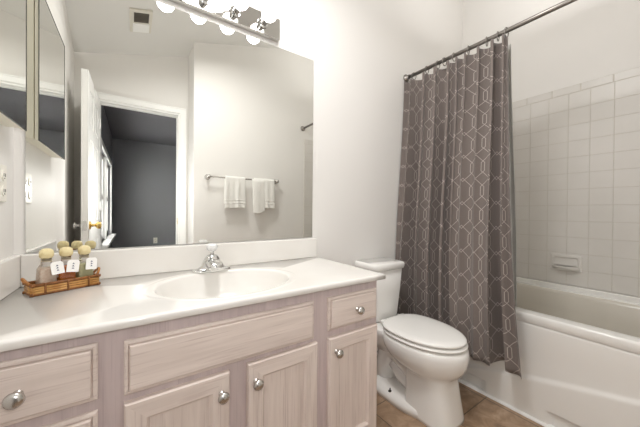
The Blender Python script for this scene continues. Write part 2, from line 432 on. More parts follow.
# ------------------------------------------------------------------ wall tile
TS, GR = 0.1095, 0.0022
TZ0, ROWS = 0.682 - TS, 12
TZ1 = TZ0 + ROWS * TS
def tile_face(name, origin, du, width, u0):
    """square tiles with a bullnose row on top; du runs along the wall, n points into the room"""
    o = Vector(origin); du = Vector(du); n = Vector((-1, 0, 0)) if abs(du.y) > 0.5 else (Vector((0, -1, 0)) if origin[1] > -0.5 else Vector((0, 1, 0)))
    bm = B(); bg_ = B()
    def blk(b, u_a, u_b, z_a, z_b, t0, t1, ch):
        ring = []
        for t, k in ((t0, 0), (t1 - ch, 0), (t1, ch)):
            ring.append([o + du * uu + n * t + Vector((0, 0, zz)) for uu, zz in ((u_a + k, z_a + k), (u_b - k, z_a + k), (u_b - k, z_b - k), (u_a + k, z_b - k))])
        loft(b, ring)
    blk(bg_, 0, width, TZ0, TZ1 + 0.052, 0, 0.0055, 0.0001)
    k = 0
    us = [0.0]; u = u0
    while u < width - 0.002:
        if u > 0.01: us.append(u)
        u += TS
    us.append(width)
    for a, b in zip(us, us[1:]):
        if b - a < 0.006: continue
        for r in range(ROWS):
            blk(bm, a + GR / 2, b - GR / 2, TZ0 + r * TS + GR / 2, TZ0 + (r + 1) * TS - GR / 2, 0.002, 0.0072, 0.0012)
    us = [0.0]; u = u0 - 0.045
    while u < width - 0.002:
        if u > 0.01: us.append(u)
        u += 0.1525
    us.append(width)
    for a, b in zip(us, us[1:]):
        if b - a < 0.006: continue
        blk(bm, a + GR / 2, b - GR / 2, TZ1 + GR / 2, TZ1 + 0.052, 0.002, 0.0072, 0.003)
    w = struct(name, bg_, GROUT); obj('tiles', bm, TILE, w)
# vertical joint seen at y=-0.5336-k*TS on the long wall
tile_face('wall_tile_right', (XR, 0, 0), (0, -1, 0), 1.53, 0.5336 - 4 * TS)
tile_face('wall_tile_back', (2.055, 0, 0), (1, 0, 0), XR - 2.055 - 0.008, TS)
tile_face('wall_tile_front', (2.055, YF, 0), (1, 0, 0), XR - 2.055 - 0.008, TS)

# ------------------------------------------------------------------ wall mirror
bm = B(); box(bm, 0.03, 1.2015, -0.006, 0, 0.914, 1.941)
for f in bm.faces:
    if f.calc_center_median().y > -0.0059: f.material_index = 1
wm = obj('wall_mirror', bm, [MIRROR, GLASSEDGE])
tag(wm, 'large frameless mirror on the wall above the sink counter', 'mirror')

# ------------------------------------------------------------------ light bar
lb = thing('vanity_light', 'polished metal bar light with round bulbs above the big mirror', 'light', (0.668, 0, 2.0))
bm = B(); box(bm, 0.362, 0.974, -0.030, 0, 1.966, 2.074)
obj('backplate', bm, PLATEM, lb, bevel=0.003)
bulbs = (0.877, 0.737, 0.597, 0.457)
for x in bulbs:
    bm = B(); lathe(bm, [(0, 0), (0.026, 0), (0.026, 0.006), (0.019, 0.010), (0.018, 0.046), (0.014, 0.046), (0.0, 0.044)], (x, -0.030, 2.018), (0, -1, 0))
    s = obj('socket', bm, CHROME, lb, smooth=False)
    bm = B(); lathe(bm, [(0, 0.0), (0.013, 0.0), (0.015, 0.006)] + ball_prof(0.0365, 0.0385, 16, 0.42, PI), (x, -0.0725, 2.018), (0, -1, 0))
    obj('bulb', bm, BULBM, lb, smooth=True, label='lit white globe bulb')

# ------------------------------------------------------------------ medicine cabinet on the left wall
mc = thing('medicine_cabinet', 'mirror-fronted medicine cabinet on the left wall beside the big mirror', 'cabinet', (0, -0.32, 1.325))
bm = B(); box(bm, 0.0, 0.034, -0.541, -0.083, 1.322, 1.884); obj('body', bm, CREAM, mc, bevel=0.002)
bm = B(); box(bm, 0.037, 0.048, -0.545, -0.080, 1.318, 1.888)
for f in bm.faces:
    if f.calc_center_median().x < 0.0479: f.material_index = 1
d_ = obj('mirror_door', bm, [MIRROR, CREAM], mc)
bm = B(); box(bm, 0.034, 0.037, -0.53, -0.10, 1.335, 1.87); obj('hinge_rail', bm, SLOT, mc)
bm = B()
for a in (0, 1):
    box(bm, 0.0465, 0.0492, -0.5465 + a * 0.4665, -0.5445 + a * 0.4665, 1.3165, 1.8895)
    box(bm, 0.0465, 0.0492, -0.5445, -0.080, 1.3165 + a * 0.5705, 1.3190 + a * 0.5705)
obj('edge_trim', bm, GLASSEDGE, mc)

# outlets
def outlet(name, label, loc, face, gangs=(0.0,)):
    t = thing(name, label, 'outlet', loc, {'+x': PI / 2, '+y': PI, '-x': -PI / 2}[face])
    hw = 0.035 + (len(gangs) - 1) * 0.023
    bm = B(); box(bm, -hw, hw, -0.005, 0.0, -0.057, 0.057); obj('cover_plate', bm, PLATE, t, local=True, bevel=0.002)
    for gx in gangs:
        for z in (-0.024, 0.024):
            bm = B(); lathe(bm, [(0, 0), (0.0165, 0), (0.0165, 0.0025), (0, 0.0025)], (gx, -0.005, z), (0, -1, 0), 20)
            s = obj('socket', bm, PLATE, t, local=True)
            for q in ((gx - 0.0075, gx - 0.005, z - 0.004, z + 0.006), (gx + 0.005, gx + 0.0075, z - 0.004, z + 0.006), (gx - 0.002, gx + 0.002, z - 0.011, z - 0.007)):
                bm = B(); box(bm, q[0], q[1], -0.0082, -0.0075, q[2], q[3]); obj('slot', bm, SLOT, s, local=True)
    return t
outlet('power_outlet', 'ivory double outlet on the left wall above the counter', (0, -0.137, 1.143), '+x', (-0.030, 0.030))
outlet('power_outlet', 'small white outlet on the grey bedroom wall seen through the doorway', (0.72, BY1, 0.46), '+y')
t = thing('light_switch', 'white rocker switch on the narrow wall beside the doorway', 'switch', (0.82, -1.735, 1.245), -PI / 2)
bm = B(); box(bm, -0.035, 0.035, -0.005, 0.0, -0.057, 0.057); obj('cover_plate', bm, PLATE, t, local=True, bevel=0.002)
bm = B(); prism(bm, [(-0.005, -0.03), (-0.009, -0.03), (-0.006, 0.03), (-0.005, 0.03)], 0, -0.016, 0.016); obj('rocker', bm, TRIMW, t, local=True)

# ceiling vent
sl = math.atan(0.27)
vt = thing('ceiling_vent', 'square off-white exhaust vent with a dark grille on the ceiling', 'vent', (0.385, -1.265, zc(0.385)))
vt.rotation_euler = (0, -sl, 0); 
def vbox(name, x0, x1, y0, y1, z0, z1, m, bev=0):
    bm = B(); box(bm, x0, x1, y0, y1, z0, z1); return obj(name, bm, m, vt, local=True, bevel=bev)
vbox('frame_plate', -0.075, 0.075, -0.155, 0.155, -0.014, 0, VENTP, 0.004)
vbox('light_lens', -0.058, 0.058, -0.135, -0.012, -0.022, -0.014, TRIMW, 0.003)
vbox('grille_recess', -0.05, 0.05, 0.0, 0.125, -0.0155, -0.014, VENTD)
bm = B()
for i in range(7): box(bm, -0.05, 0.05, 0.008 + i * 0.0175, 0.0135 + i * 0.0175, -0.019, -0.0155)
obj('grille_slat', bm, VENTD, vt, local=True)

# ------------------------------------------------------------------ vanity cabinet
FY = -0.525; ZT = 0.776
vc = thing('vanity_cabinet', 'pale pickled oak bathroom vanity cabinet under the white sink counter', 'cabinet', (0.6, -0.26, 0))
bm = B()
ZK = ZT - 0.0005
box(bm, 0.002, 0.018, FY + 0.002, -0.002, 0.10, ZK); box(bm, 1.181, 1.199, FY + 0.002, -0.002, 0.10, ZK)
box(bm, 0.018, 1.181, -0.012, -0.002, 0.10, ZK); box(bm, 0.018, 1.181, FY + 0.002, -0.002, 0.10, 0.116)
box(bm, 0.002, 1.199, -0.45, -0.438, 0.0, 0.10); box(bm, 0.002, 0.018, -0.438, -0.002, 0, 0.10); box(bm, 1.181, 1.199, -0.438, -0.002, 0, 0.10)
box(bm, 0.018, 1.181, FY + 0.002, -0.507, 0.116, ZK)
obj('carcass', bm, FRAMEV, vc, bevel=0.0015)
DTH = 0.018
def slab(name, x0, x1, z0, z1, loc_label=None):
    """drawer front with a routed stepped edge"""
    bm = B(); y = FY + 0.002
    def ring(k, yy): return [(x0 + k, yy, z0 + k), (x1 - k, yy, z0 + k), (x1 - k, yy, z1 - k), (x0 + k, yy, z1 - k)]
    loft(bm, [ring(0, y), ring(0, y - 0.007), ring(0.003, y - 0.0095), ring(0.0085, y - 0.0105), ring(0.0098, y - 0.0065), ring(0.0112, y - 0.0065), ring(0.012, y - 0.0160), ring(0.014, y - DTH)])
    return obj(name, bm, WOODH, vc)
def knob(parent, x, z, y=FY + 0.002 - DTH):
    bm = B(); lathe(bm, [(0, 0), (0.009, 0), (0.009, 0.002), (0.0055, 0.004), (0.005, 0.012), (0.008, 0.015), (0.0145, 0.018), (0.0165, 0.0225), (0.0145, 0.028), (0.007, 0.0315), (0, 0.032)], (x, y, z), (0, -1, 0), 28)
    return obj('knob', bm, NICKEL, parent, smooth=True, label='polished nickel knob')
def cab_door(x0, x1, z0, z1):
    y = FY + 0.002; fw = 0.052
    bm = B()
    def fr(a0, a1, b0, b1, mitre):
        pass
    def ring(k, yy): return [(x0 + k, yy, z0 + k), (x1 - k, yy, z0 + k), (x1 - k, yy, z1 - k), (x0 + k, yy, z1 - k)]
    rings = [ring(0, y), ring(0, y - 0.013), ring(0.004, y - DTH), ring(fw - 0.004, y - DTH), ring(fw + 0.003, y - 0.0105), ring(fw + 0.006, y - 0.010), ring(fw + 0.006, y)]
    # stiles run upright, rails across: two materials by face orientation
    V = [[bm.verts.new(p) for p in r] for r in rings]
    for a, b in zip(V, V[1:]):
        for i in range(4):
            j = (i + 1) % 4
            f = bm.faces.new((a[i], a[j], b[j], b[i])); f.material_index = 1 if i in (0, 2) else 0
    for i in range(4):
        j = (i + 1) % 4
        bm.faces.new((V[-1][i], V[-1][j], V[0][j], V[0][i]))
    d = obj('door', bm, [WOODV, WOODH], vc)
    bm = B(); box(bm, x0 + fw + 0.004, x1 - fw - 0.004, y - 0.008, y - 0.002, z0 + fw + 0.004, z1 - fw - 0.004); obj('panel', bm, WOODV, d)
    return d
dl = slab('drawer', 0.012, 0.266, 0.617, 0.750); knob(dl, 0.138, 0.682)
d2_ = slab('drawer', 0.012, 0.266, 0.39, 0.590); knob(d2_, 0.138, 0.49)
d3_ = slab('drawer', 0.012, 0.266, 0.14, 0.362); knob(d3_, 0.138, 0.25)
slab('false_front', 0.316, 0.873, 0.606, 0.741)
da = cab_door(0.316, 0.572, 0.14, 0.588); knob(da, 0.548, 0.532)
db = cab_door(0.627, 0.886, 0.14, 0.591); knob(db, 0.652, 0.533)
dr = slab('drawer', 0.936, 1.190, 0.617, 0.742); knob(dr, 1.072, 0.677)
dc = cab_door(0.936, 1.190, 0.14, 0.590); knob(dc, 0.968, 0.537)

# ------------------------------------------------------------------ sink counter
HC = 0.798; X1 = 1.2303; Y1 = -0.5446
ct = thing('sink_counter', 'white cultured marble countertop with a moulded oval sink', 'countertop', (0.6, -0.27, ZT))
scx, scy, srx, sry = 0.633, -0.300, 0.238, 0.190
N = 128
bm = B()
corner = [(X1, -0.0), (0.0, -0.0), (0.0, Y1), (X1, Y1)]
angs = [2 * PI * i / N for i in range(N)]
def rect_pt(a, in_=0.0):
    c, s = math.cos(a), math.sin(a)
    x0, x1, y0, y1 = 0 , X1 - in_, Y1 + in_, 0
    tx = ((x1 - scx) / c) if c > 1e-9 else ((x0 - scx) / c if c < -1e-9 else 1e9)
    ty = ((y1 - scy) / s) if s > 1e-9 else ((y0 - scy) / s if s < -1e-9 else 1e9)
    t = min(tx, ty); return (scx + c * t, scy + s * t)
# snap the nearest angles to the four corners
for cx_, cy_ in corner:
    a = math.atan2(cy_ - scy, cx_ - scx) % (2 * PI)
    i = min(range(N), key=lambda q: abs(angs[q] - a)); angs[i] = a
def oval(s, z): return [(scx + srx * s * math.cos(a), scy + sry * s * math.sin(a) , z) for a in angs]
def rect(in_, z):
    out = []
    for a in angs:
        x, y = rect_pt(a); 
        out.append((min(x, X1 - in_), max(y, Y1 + in_), z))
    return out
def slerp_ring(r0, r1, t): return [tuple(p + (q - p) * t for p, q in zip(A_, B_)) for A_, B_ in zip(r0, r1)]
o116 = oval(1.15, HC)
loft(bm, [oval(1.0, HC - 0.005), oval(1.012, HC - 0.0015), oval(1.03, HC), oval(1.085, HC + 0.0012), oval(1.13, HC + 0.0008), o116, oval(1.16, HC), rect(0.012, HC), rect(0.0055, HC - 0.0003), rect(0.0016, HC - 0.0022), rect(0.0002, HC - 0.006), rect(0, HC - 0.008), rect(0, ZT + 0.003), rect(0.003, ZT)], False, False)
obj('top', bm, MARBLE, ct, smooth=True)
ct_top = bpy.data.objects['top']
bm = B()
prof = [(1.0, 0.005), (0.985, 0.012), (0.955, 0.03), (0.90, 0.06), (0.81, 0.09), (0.66, 0.115), (0.45, 0.130), (0.22, 0.136), (0.09, 0.138)]
loft(bm, [oval(s, HC - dz) for s, dz in prof], False, True)
obj('basin', bm, MARBLE, ct, smooth=True)
bm = B(); lathe(bm, [(0, 0), (0.022, 0), (0.022, 0.003), (0.014, 0.005), (0, 0.004)], (scx, scy, HC - 0.1385), (0, 0, 1)); obj('drain', bm, CHROME, ct, smooth=True)
bm = B(); lathe(bm, [(0, 0), (0.010, 0), (0.010, 0.003), (0.006, 0.004), (0, 0.0025)], (scx, scy - sry * 0.93, HC - 0.046), (0, 0.85, 0.4), 20); obj('overflow', bm, CHROME, ct, smooth=True)
bm = B(); box(bm, 0.02, X1 - 0.002, -0.020, 0, HC - 0.001, HC + 0.1105); obj('backsplash', bm, MARBLE, ct, bevel=0.005, seg=3)
bm = B(); box(bm, 0.0, 0.02, Y1 + 0.004, -0.0, HC - 0.001, HC + 0.1105); obj('side_splash', bm, MARBLE, ct, bevel=0.005, seg=3)

# ------------------------------------------------------------------ faucet
fx, fy = 0.622, -0.095
fa_ = thing('faucet', 'chrome centerset faucet with a clear knob handle behind the sink', 'faucet', (fx, fy, HC))
def ov(cx, cy, rx, ry, z, p=2.6, n=40):
    out = []
    for k in range(n):
        a = 2 * PI * k / n; c, s = math.cos(a), math.sin(a)
        out.append((cx + rx * math.copysign(abs(c) ** (2 / p), c), cy + ry * math.copysign(abs(s) ** (2 / p), s), z))
    return out
zb = HC + 0.0013
bm = B(); loft(bm, [ov(fx, fy, 0.082, 0.027, zb), ov(fx, fy, 0.082, 0.027, zb + 0.006), ov(fx, fy, 0.077, 0.023, zb + 0.012), ov(fx, fy, 0.060, 0.020, zb + 0.016)])
obj('base_plate', bm, CHROME, fa_, smooth=True)
bm = B(); loft(bm, [ov(fx, fy, 0.062, 0.022, zb + 0.010), ov(fx, fy, 0.047, 0.024, zb + 0.024), ov(fx, fy, 0.036, 0.025, zb + 0.044), ov(fx, fy, 0.028, 0.024, zb + 0.060), ov(fx, fy, 0.021, 0.019, zb + 0.069), ov(fx, fy, 0.012, 0.012, zb + 0.073)])
obj('body', bm, CHROME, fa_, smooth=True)
bm = B()
sec = [(fy - 0.004, 0.036, 0.031, 0.022), (fy - 0.03, 0.035, 0.031, 0.0205), (fy - 0.060, 0.034, 0.030, 0.018), (fy - 0.083, 0.031, 0.028, 0.016), (fy - 0.092, 0.030, 0.024, 0.012)]
loft(bm, [[(fx + w * math.copysign(abs(math.cos(a)) ** 0.6, math.cos(a)), y, zb + zc_ + h * math.copysign(abs(math.sin(a)) ** 0.6, math.sin(a))) for a in [2 * PI * k / 28 for k in range(28)]] for y, zc_, w, h in sec])
obj('spout', bm, CHROME, fa_, smooth=True)
bm = B(); lathe(bm, [(0, 0), (0.0085, 0), (0.0075, 0.010), (0.0095, 0.018), (0, 0.018)], (fx, fy, zb + 0.071), (0, 0, 1), 20); obj('stem', bm, CHROME, fa_, smooth=True)
bm = B(); lathe(bm, [(0, 0), (0.013, 0), (0.020, 0.006), (0.0245, 0.015), (0.023, 0.026), (0.015, 0.033), (0, 0.034)], (fx, fy, zb + 0.087), (0, 0, 1), 10); obj('knob_handle', bm, ACRYL, fa_)

# ------------------------------------------------------------------ basket with bottles
ba = math.atan2(0.075, 0.157)
BL, BW_ = 0.166, 0.064
ux, uy = math.cos(ba), math.sin(ba)
bcx = 0.1585 - uy * BW_ / 2; bcy = -0.1465 + ux * BW_ / 2
bk = thing('basket', 'small brown bamboo and rattan tray holding bottles on the counter', 'basket', (bcx, bcy, HC), ba)
hx, hy = BL / 2, BW_ / 2
bm = B(); box(bm, -hx + 0.004, hx - 0.004, -hy + 0.004, hy - 0.004, 0.003, 0.008)
obj('base', bm, BAMBOO, bk, local=True)
bm = B()
def sidewall(x0, y0, x1, y1):
    d = Vector((x1 - x0, y1 - y0, 0)); n = int(d.length / 0.021) or 1
    for i in range(3):
        z = 0.009 + i * 0.0075
        tube(bm, [(x0, y0, z), (x1, y1, z)], 0.0040, 8)
for a, b in (((-hx, -hy), (hx, -hy)), ((hx, -hy), (hx, hy)), ((hx, hy), (-hx, hy)), ((-hx, hy), (-hx, -hy))): sidewall(*a, *b)
obj('side_slats', bm, BAMBOO, bk, local=True, smooth=True)
bm = B()
for z, r in ((0.0045, 0.0045), (0.0325, 0.0048)):
    loop = [(-hx, -hy, z), (hx, -hy, z), (hx, hy, z), (-hx, hy, z)]
    for i in range(4):
        p, q = Vector(loop[i]), Vector(loop[(i + 1) % 4]); d = (q - p).normalized() * 0.006
        tube(bm, [p - d, q + d], r, 8)
for x in (-0.055, -0.0, 0.055):
    for y in (-hy - 0.0035, hy + 0.0035): tube(bm, [(x, y, 0.001), (x, y, 0.037)], 0.0028, 6)
obj('rim', bm, RATTAND, bk, local=True, smooth=True)
for s in (-1, 1):
    bm = B()
    pts = [(s * (hx + 0.002), -0.018 + 0.036 * i / 10, 0.033 + 0.020 * math.sin(PI * i / 10)) for i in range(11)]
    pts = [(p[0] + s * 0.012 * math.sin(PI * i / 10), p[1], p[2]) for i, p in enumerate(pts)]
    tube(bm, pts, 0.0042, 8); obj('handle', bm, RATTAN, bk, local=True, smooth=True)
def bottle(label, t_, liq, turn, tagx, tilt):
    px, py = bcx + ux * t_, bcy + uy * t_
    o = thing('bath_bottle', label, 'bottle', (px, py, HC + 0.0085), ba + turn, 'bath bottles in the basket')
    def sq(h, z, r): return rrect(0, 0, h, h * 0.82, r, z, 5)
    out = [(0.0, 0.0215, 0.006), (0.004, 0.0228, 0.007), (0.03, 0.0220, 0.007), (0.068, 0.0200, 0.007), (0.076, 0.0165, 0.007), (0.082, 0.0125, 0.0075), (0.104, 0.0115, 0.007)]
    bm = B(); loft(bm, [rrect(0, 0, h, h * (0.82 if z < 0.08 else 0.95), min(r, h * 0.78), z, 5) for z, h, r in out]); obj('glass', bm, BGLASS, o, local=True, smooth=True)
    bm = B(); loft(bm, [rrect(0, 0, h, h * 0.82, 0.005, z, 5) for z, h in ((0.003, 0.0200), (0.006, 0.0212), (0.03, 0.0203), (0.064, 0.0180), (0.070, 0.016))]); obj('contents', bm, liq, o, local=True, smooth=True)
    bm = B(); lathe(bm, [(0, 0), (0.0105, 0.0), (0.0155, 0.003), (0.0175, 0.009), (0.0178, 0.018), (0.0155, 0.026), (0.009, 0.031), (0, 0.032)], (0, 0, 0.100), (0, 0, 1), 24)
    obj('stopper', bm, CORK, o, local=True, smooth=True)
    # swing tag on a cord
    Mx = Matrix.Translation((tagx, -0.0235, 0.089)) @ Matrix.Rotation(tilt, 4, 'Y') @ Matrix.Rotation(-0.12, 4, 'X')
    bm = B(); prism(bm, [(-0.016, -0.006), (-0.011, 0.0), (0.011, 0.0), (0.016, -0.006), (0.016, -0.040), (-0.016, -0.040)], 1, -0.0006, 0.0006); bm.transform(Mx)
    tg = obj('tag', bm, PAPER, o, local=True, label='white swing tag with a column of blue marks')
    bm = B()
    for k, z in enumerate((-0.013, -0.0205, -0.028)):
        prism(bm, [(0, z + 0.0032), (0.0036, z - 0.0022), (0.0012, z - 0.0012), (-0.0012, z - 0.0012), (-0.0036, z - 0.0022)], 1, -0.0010, -0.0006)
    bm.transform(Mx); obj('print', bm, INK, tg, local=True)
    bm = B(); tube(bm, [(0.0, -0.0125, 0.0905), (tagx * 0.5, -0.018, 0.090), (tagx, -0.0235, 0.084)], 0.0007, 6); lathe(bm, [(0.0122, 0.0), (0.0132, 0.0008), (0.0122, 0.0016)], (0, 0, 0.0900), (0, 0, 1), 16); obj('cord', bm, STRING, o, local=True)
    return o
bottle('glass bottle of pinkish bath salts at the left end of the basket', -0.043, LIQ1, 0.05, 0.016, -0.10)
bottle('glass bottle of amber oil in the middle of the basket', 0.0055, LIQ2, -0.05, 0.014, 0.14)
bottle('glass bottle of pale green lotion at the right end of the basket', 0.0545, LIQ3, 0.05, 0.012, 0.10)

# ------------------------------------------------------------------ toilet
TX = 1.665
to = thing('toilet', 'white two-piece toilet with its lid closed between vanity and tub', 'toilet', (TX, -0.35, 0))
def egg(yc, w, Lf, Lb, z, n=48, px=0.75, py=0.65):
    out = []
    for k in range(n):
        a = 2 * PI * k / n; c, s = math.cos(a), math.sin(a)
        if s < 0: out.append((TX + w * c, yc + Lf * s, z))
        else: out.append((TX + w * math.copysign(abs(c) ** px, c), yc + Lb * s ** py, z))
    return out
def clos(front, back, w, z, f=0.56, **k):
    yc = back + (front - back) * (1 - f); return egg(yc, w, yc - front, back - yc, z, **k)
bm = B()
def ped(front, back, w, z):
    yc = (front + back) / 2 + 0.01; out = []
    for k in range(48):
        a = 2 * PI * k / 48; c, q = math.cos(a), math.sin(a)
        e = 0.62 if q < 0 else 0.28
        out.append((TX + w * math.copysign(abs(c) ** e, c), yc + ((yc - front) if q < 0 else (back - yc)) * math.copysign(abs(q) ** e, q), z))
    return out
loft(bm, [ped(-0.632, -0.385, 0.122, 0.0), ped(-0.630, -0.385, 0.120, 0.015), ped(-0.615, -0.385, 0.112, 0.10), ped(-0.604, -0.38, 0.105, 0.18), ped(-0.600, -0.38, 0.104, 0.215),
          clos(-0.612, -0.36, 0.118, 0.228), clos(-0.634, -0.30, 0.142, 0.247), clos(-0.652, -0.26, 0.163, 0.275), clos(-0.663, -0.23, 0.176, 0.31), clos(-0.667, -0.22, 0.181, 0.34), clos(-0.664, -0.22, 0.1795, 0.365), clos(-0.657, -0.222, 0.175, 0.375), clos(-0.645, -0.23, 0.165, 0.379)])
# foot plate that runs back under the trapway, and the trapway itself
loft(bm, [clos(-0.60, -0.13, 0.146, 0.0, py=0.4), clos(-0.60, -0.13, 0.146, 0.022, py=0.4), clos(-0.595, -0.135, 0.138, 0.040, py=0.4), clos(-0.56, -0.15, 0.11, 0.050, py=0.4)])
tube(bm, [(TX, -0.45, 0.15), (TX, -0.38, 0.17), (TX, -0.31, 0.215), (TX, -0.25, 0.235), (TX, -0.195, 0.205), (TX, -0.17, 0.13), (TX, -0.165, 0.03)], [0.066, 0.068, 0.072, 0.072, 0.068, 0.064, 0.068], 24)
tube(bm, [(TX, -0.50, 0.075), (TX, -0.40, 0.085), (TX, -0.30, 0.115), (TX, -0.24, 0.16)], [0.056, 0.06, 0.058, 0.05], 24)
# deck behind the bowl that carries the tank
loft(bm, [rrect(TX, -0.165, 0.100, 0.105, 0.05, 0.24), rrect(TX, -0.150, 0.130, 0.125, 0.05, 0.30), rrect(TX, -0.145, 0.150, 0.13, 0.04, 0.345), rrect(TX, -0.145, 0.152, 0.13, 0.04, 0.376), rrect(TX, -0.145, 0.146, 0.125, 0.036, 0.381)])
obj('bowl', bm, CHINA, to, smooth=True)
# the closed ring and lid
def plate(name, f, b, w, z0, z1, m, crown=0.0, e=0.008):
    bm = B()
    rs = [clos(f + e, b - e, w - e, z0), clos(f + 0.002, b - 0.002, w - 0.002, z0 + 0.003), clos(f, b, w, (z0 + z1) / 2), clos(f + 0.003, b - 0.003, w - 0.003, z1 - 0.004), clos(f + e + 0.004, b - e, w - e - 0.003, z1)]
    if crown: rs += [clos(f + 0.05, b - 0.03, w - 0.045, z1 + crown * 0.7), clos(f + 0.13, b - 0.09, w - 0.115, z1 + crown)]
    loft(bm, rs); return obj(name, bm, m, to, smooth=True)
plate('seat', -0.660, -0.222, 0.179, 0.3855, 0.4005, SEATP, e=0.012)
plate('lid', -0.654, -0.214, 0.176, 0.4065, 0.4240, SEATP, 0.004, e=0.011)
bm = B()
bm.free()
for s in (-1, 1):
    bm = B(); lathe(bm, [(0, 0), (0.012, 0), (0.012, 0.05), (0, 0.05)], (TX + s * 0.075 - 0.025, -0.212, 0.405), (1, 0, 0), 16)
    obj('seat_hinge', bm, SEATP, to, smooth=True)
# tank: back flat, front gently bowed, narrowing downwards
TDX = -0.010
def tank_ring(hw, fr, z, r=0.03, bow=0.018, back=-0.012):
    out = []; n = 10
    pts = []
    for k in range(9):                                  # right rear to left rear corner
        pass
    r_pts = rrect(TX + TDX, (fr + back) / 2, hw, (back - fr) / 2, r, z, 6)
    for x, y, z_ in r_pts:
        if y < (fr + back) / 2: y -= bow * (1 - ((x - TX - TDX) / hw) ** 2)
        out.append((x, y, z_))
    return out
bm = B(); loft(bm, [tank_ring(0.090, -0.165, 0.383), tank_ring(0.102, -0.174, 0.395), tank_ring(0.107, -0.178, 0.42), tank_ring(0.122, -0.186, 0.56), tank_ring(0.134, -0.192, 0.705)])
obj('tank', bm, CHINA, to, smooth=True)
bm = B(); loft(bm, [tank_ring(0.138, -0.195, 0.704), tank_ring(0.144, -0.200, 0.708), tank_ring(0.146, -0.203, 0.722), tank_ring(0.146, -0.203, 0.735), tank_ring(0.142, -0.199, 0.744), tank_ring(0.130, -0.187, 0.748)])
obj('tank_lid', bm, CHINA, to, smooth=True)
for s in (-1, 1):
    bm = B(); tube(bm, [(TX + s * 0.118, -0.30, 0.035), (TX + s * 0.118, -0.30, 0.062)], 0.0035, 10); lathe(bm, [(0, 0), (0.011, 0), (0.011, 0.004), (0.006, 0.009), (0, 0.009)], (TX + s * 0.118, -0.30, 0.042), (0, 0, 1), 14)
    obj('floor_bolt', bm, SLOT, to, smooth=True, label='dark floor bolt')

# ------------------------------------------------------------------ bathtub
TA = 2.043
tb = thing('bathtub', 'white alcove bathtub with a moulded front apron along the tile wall', 'bathtub', (2.43, -0.765, 0))
bm = B()
ZR = 0.537
ty0, ty1 = -0.003, YF + 0.003
def trect(k, z, dx=0.0): # outer outline, matched point count with rrect(n=6)
    return rrect((TA + 2.81) / 2, (ty0 + ty1) / 2, (2.81 - TA) / 2 - k, (ty0 - ty1) / 2 - k, 0.004, z, 6)
def trr(hx_, hy_, r, z, cx=2.435): return rrect(cx, -0.765, hx_, hy_, r, z, 6)
loft(bm, [trect(0.002, 0.489), trect(0, 0.491), trect(0, ZR - 0.010), trect(0.0015, ZR - 0.004), trect(0.006, ZR - 0.0005), trect(0.012, ZR), trr(0.322, 0.70, 0.10, ZR), trr(0.315, 0.69, 0.10, ZR - 0.0015)], False, False)
obj('rim', bm, TUBM, tb, smooth=True)
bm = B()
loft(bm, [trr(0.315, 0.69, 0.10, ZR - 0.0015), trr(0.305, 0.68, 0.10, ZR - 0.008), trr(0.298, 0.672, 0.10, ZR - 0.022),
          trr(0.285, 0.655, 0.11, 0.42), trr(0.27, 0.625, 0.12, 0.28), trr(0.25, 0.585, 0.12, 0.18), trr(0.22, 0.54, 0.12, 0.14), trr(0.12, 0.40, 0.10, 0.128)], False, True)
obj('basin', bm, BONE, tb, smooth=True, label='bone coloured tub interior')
bm = B(); box(bm, 2.788, 2.812, YF + 0.003, -0.003, ZR - 0.005, TZ0 - 0.001); obj('back_flange', bm, TUBM, tb, bevel=0.006, seg=3)
# apron with the lower skirt whose top edge sweeps upwards
bm = B()
NY, NZ = 110, 90
def sweep(y):
    t = -y
    pts = [(0, 0.03), (0.45, 0.12), (0.60, 0.16), (0.70, 0.188), (0.95, 0.247), (1.18, 0.297), (1.53, 0.335)]
    for (a, za), (b, zb) in zip(pts, pts[1:]):
        if t <= b: return za + (zb - za) * (t - a) / (b - a)
    return pts[-1][1]
notches = [(-0.575, -0.43), (-1.16, -0.885)]
grid = []
for i in range(NY + 1):
    y = ty0 + (ty1 - ty0) * i / NY; row = []
    for j in range(NZ + 1):
        z = 0.001 + 0.492 * j / NZ
        x = TA + 0.010 - 0.0095 * (1 - smooth01((z - sweep(y) + 0.02) / 0.030))
        x -= 0.008 * smooth01((z - 0.30) / 0.17)
        x += 0.006 * smooth01((z - 0.486) / 0.002)
        for a, b in notches:
            k = smooth01((y - a) / 0.006) * smooth01((b - y) / 0.006) * (1 - smooth01((z - 0.072) / 0.006))
            x += 0.016 * k
        row.append(bm.verts.new((x, y, z)))
    grid.append(row)
for i in range(NY):
    for j in range(NZ): bm.faces.new((grid[i][j], grid[i + 1][j], grid[i + 1][j + 1], grid[i][j + 1]))
obj('apron', bm, TUBM, tb, smooth=True)
bm = B(); prism(bm, [(TA - 0.013, 0), (TA - 0.012, 0.006), (TA - 0.006, 0.011), (TA + 0.012, 0.013), (TA + 0.012, 0)], 1, ty1, -0.014); struct('trim_2', bm, TRIMW)

# soap dish on the tile
sd = thing('soap_dish', 'white ceramic soap dish set into the wall tile above the tub', 'soap dish', (XR, -0.75, 0.722))
bm = B()
xw = XR - 0.0072
def sring(hy_, hz, r, x, cz=0.722): return [(x, p[0], p[1]) for p in rrect(-0.75, cz, hy_, hz, r, 0, 5)]
loft(bm, [sring(0.084, 0.056, 0.012, xw), sring(0.084, 0.056, 0.012, xw - 0.006), sring(0.080, 0.052, 0.012, xw - 0.010), sring(0.066, 0.038, 0.012, xw - 0.010), sring(0.062, 0.034, 0.010, xw - 0.004)], True, True)
obj('back_plate', bm, TILE, sd, smooth=False, bevel=0.002)
bm = B()
def tray(hy_, z, d, k=0.0): return [(xw - 0.004 - max(0.0, d * (1 - abs(u) ** 3)), -0.75 + hy_ * u, z) for u in [-1 + 2 * i / 20 for i in range(21)]] + [(xw - 0.004 + k, -0.75 + hy_ * u, z) for u in (1, -1)]
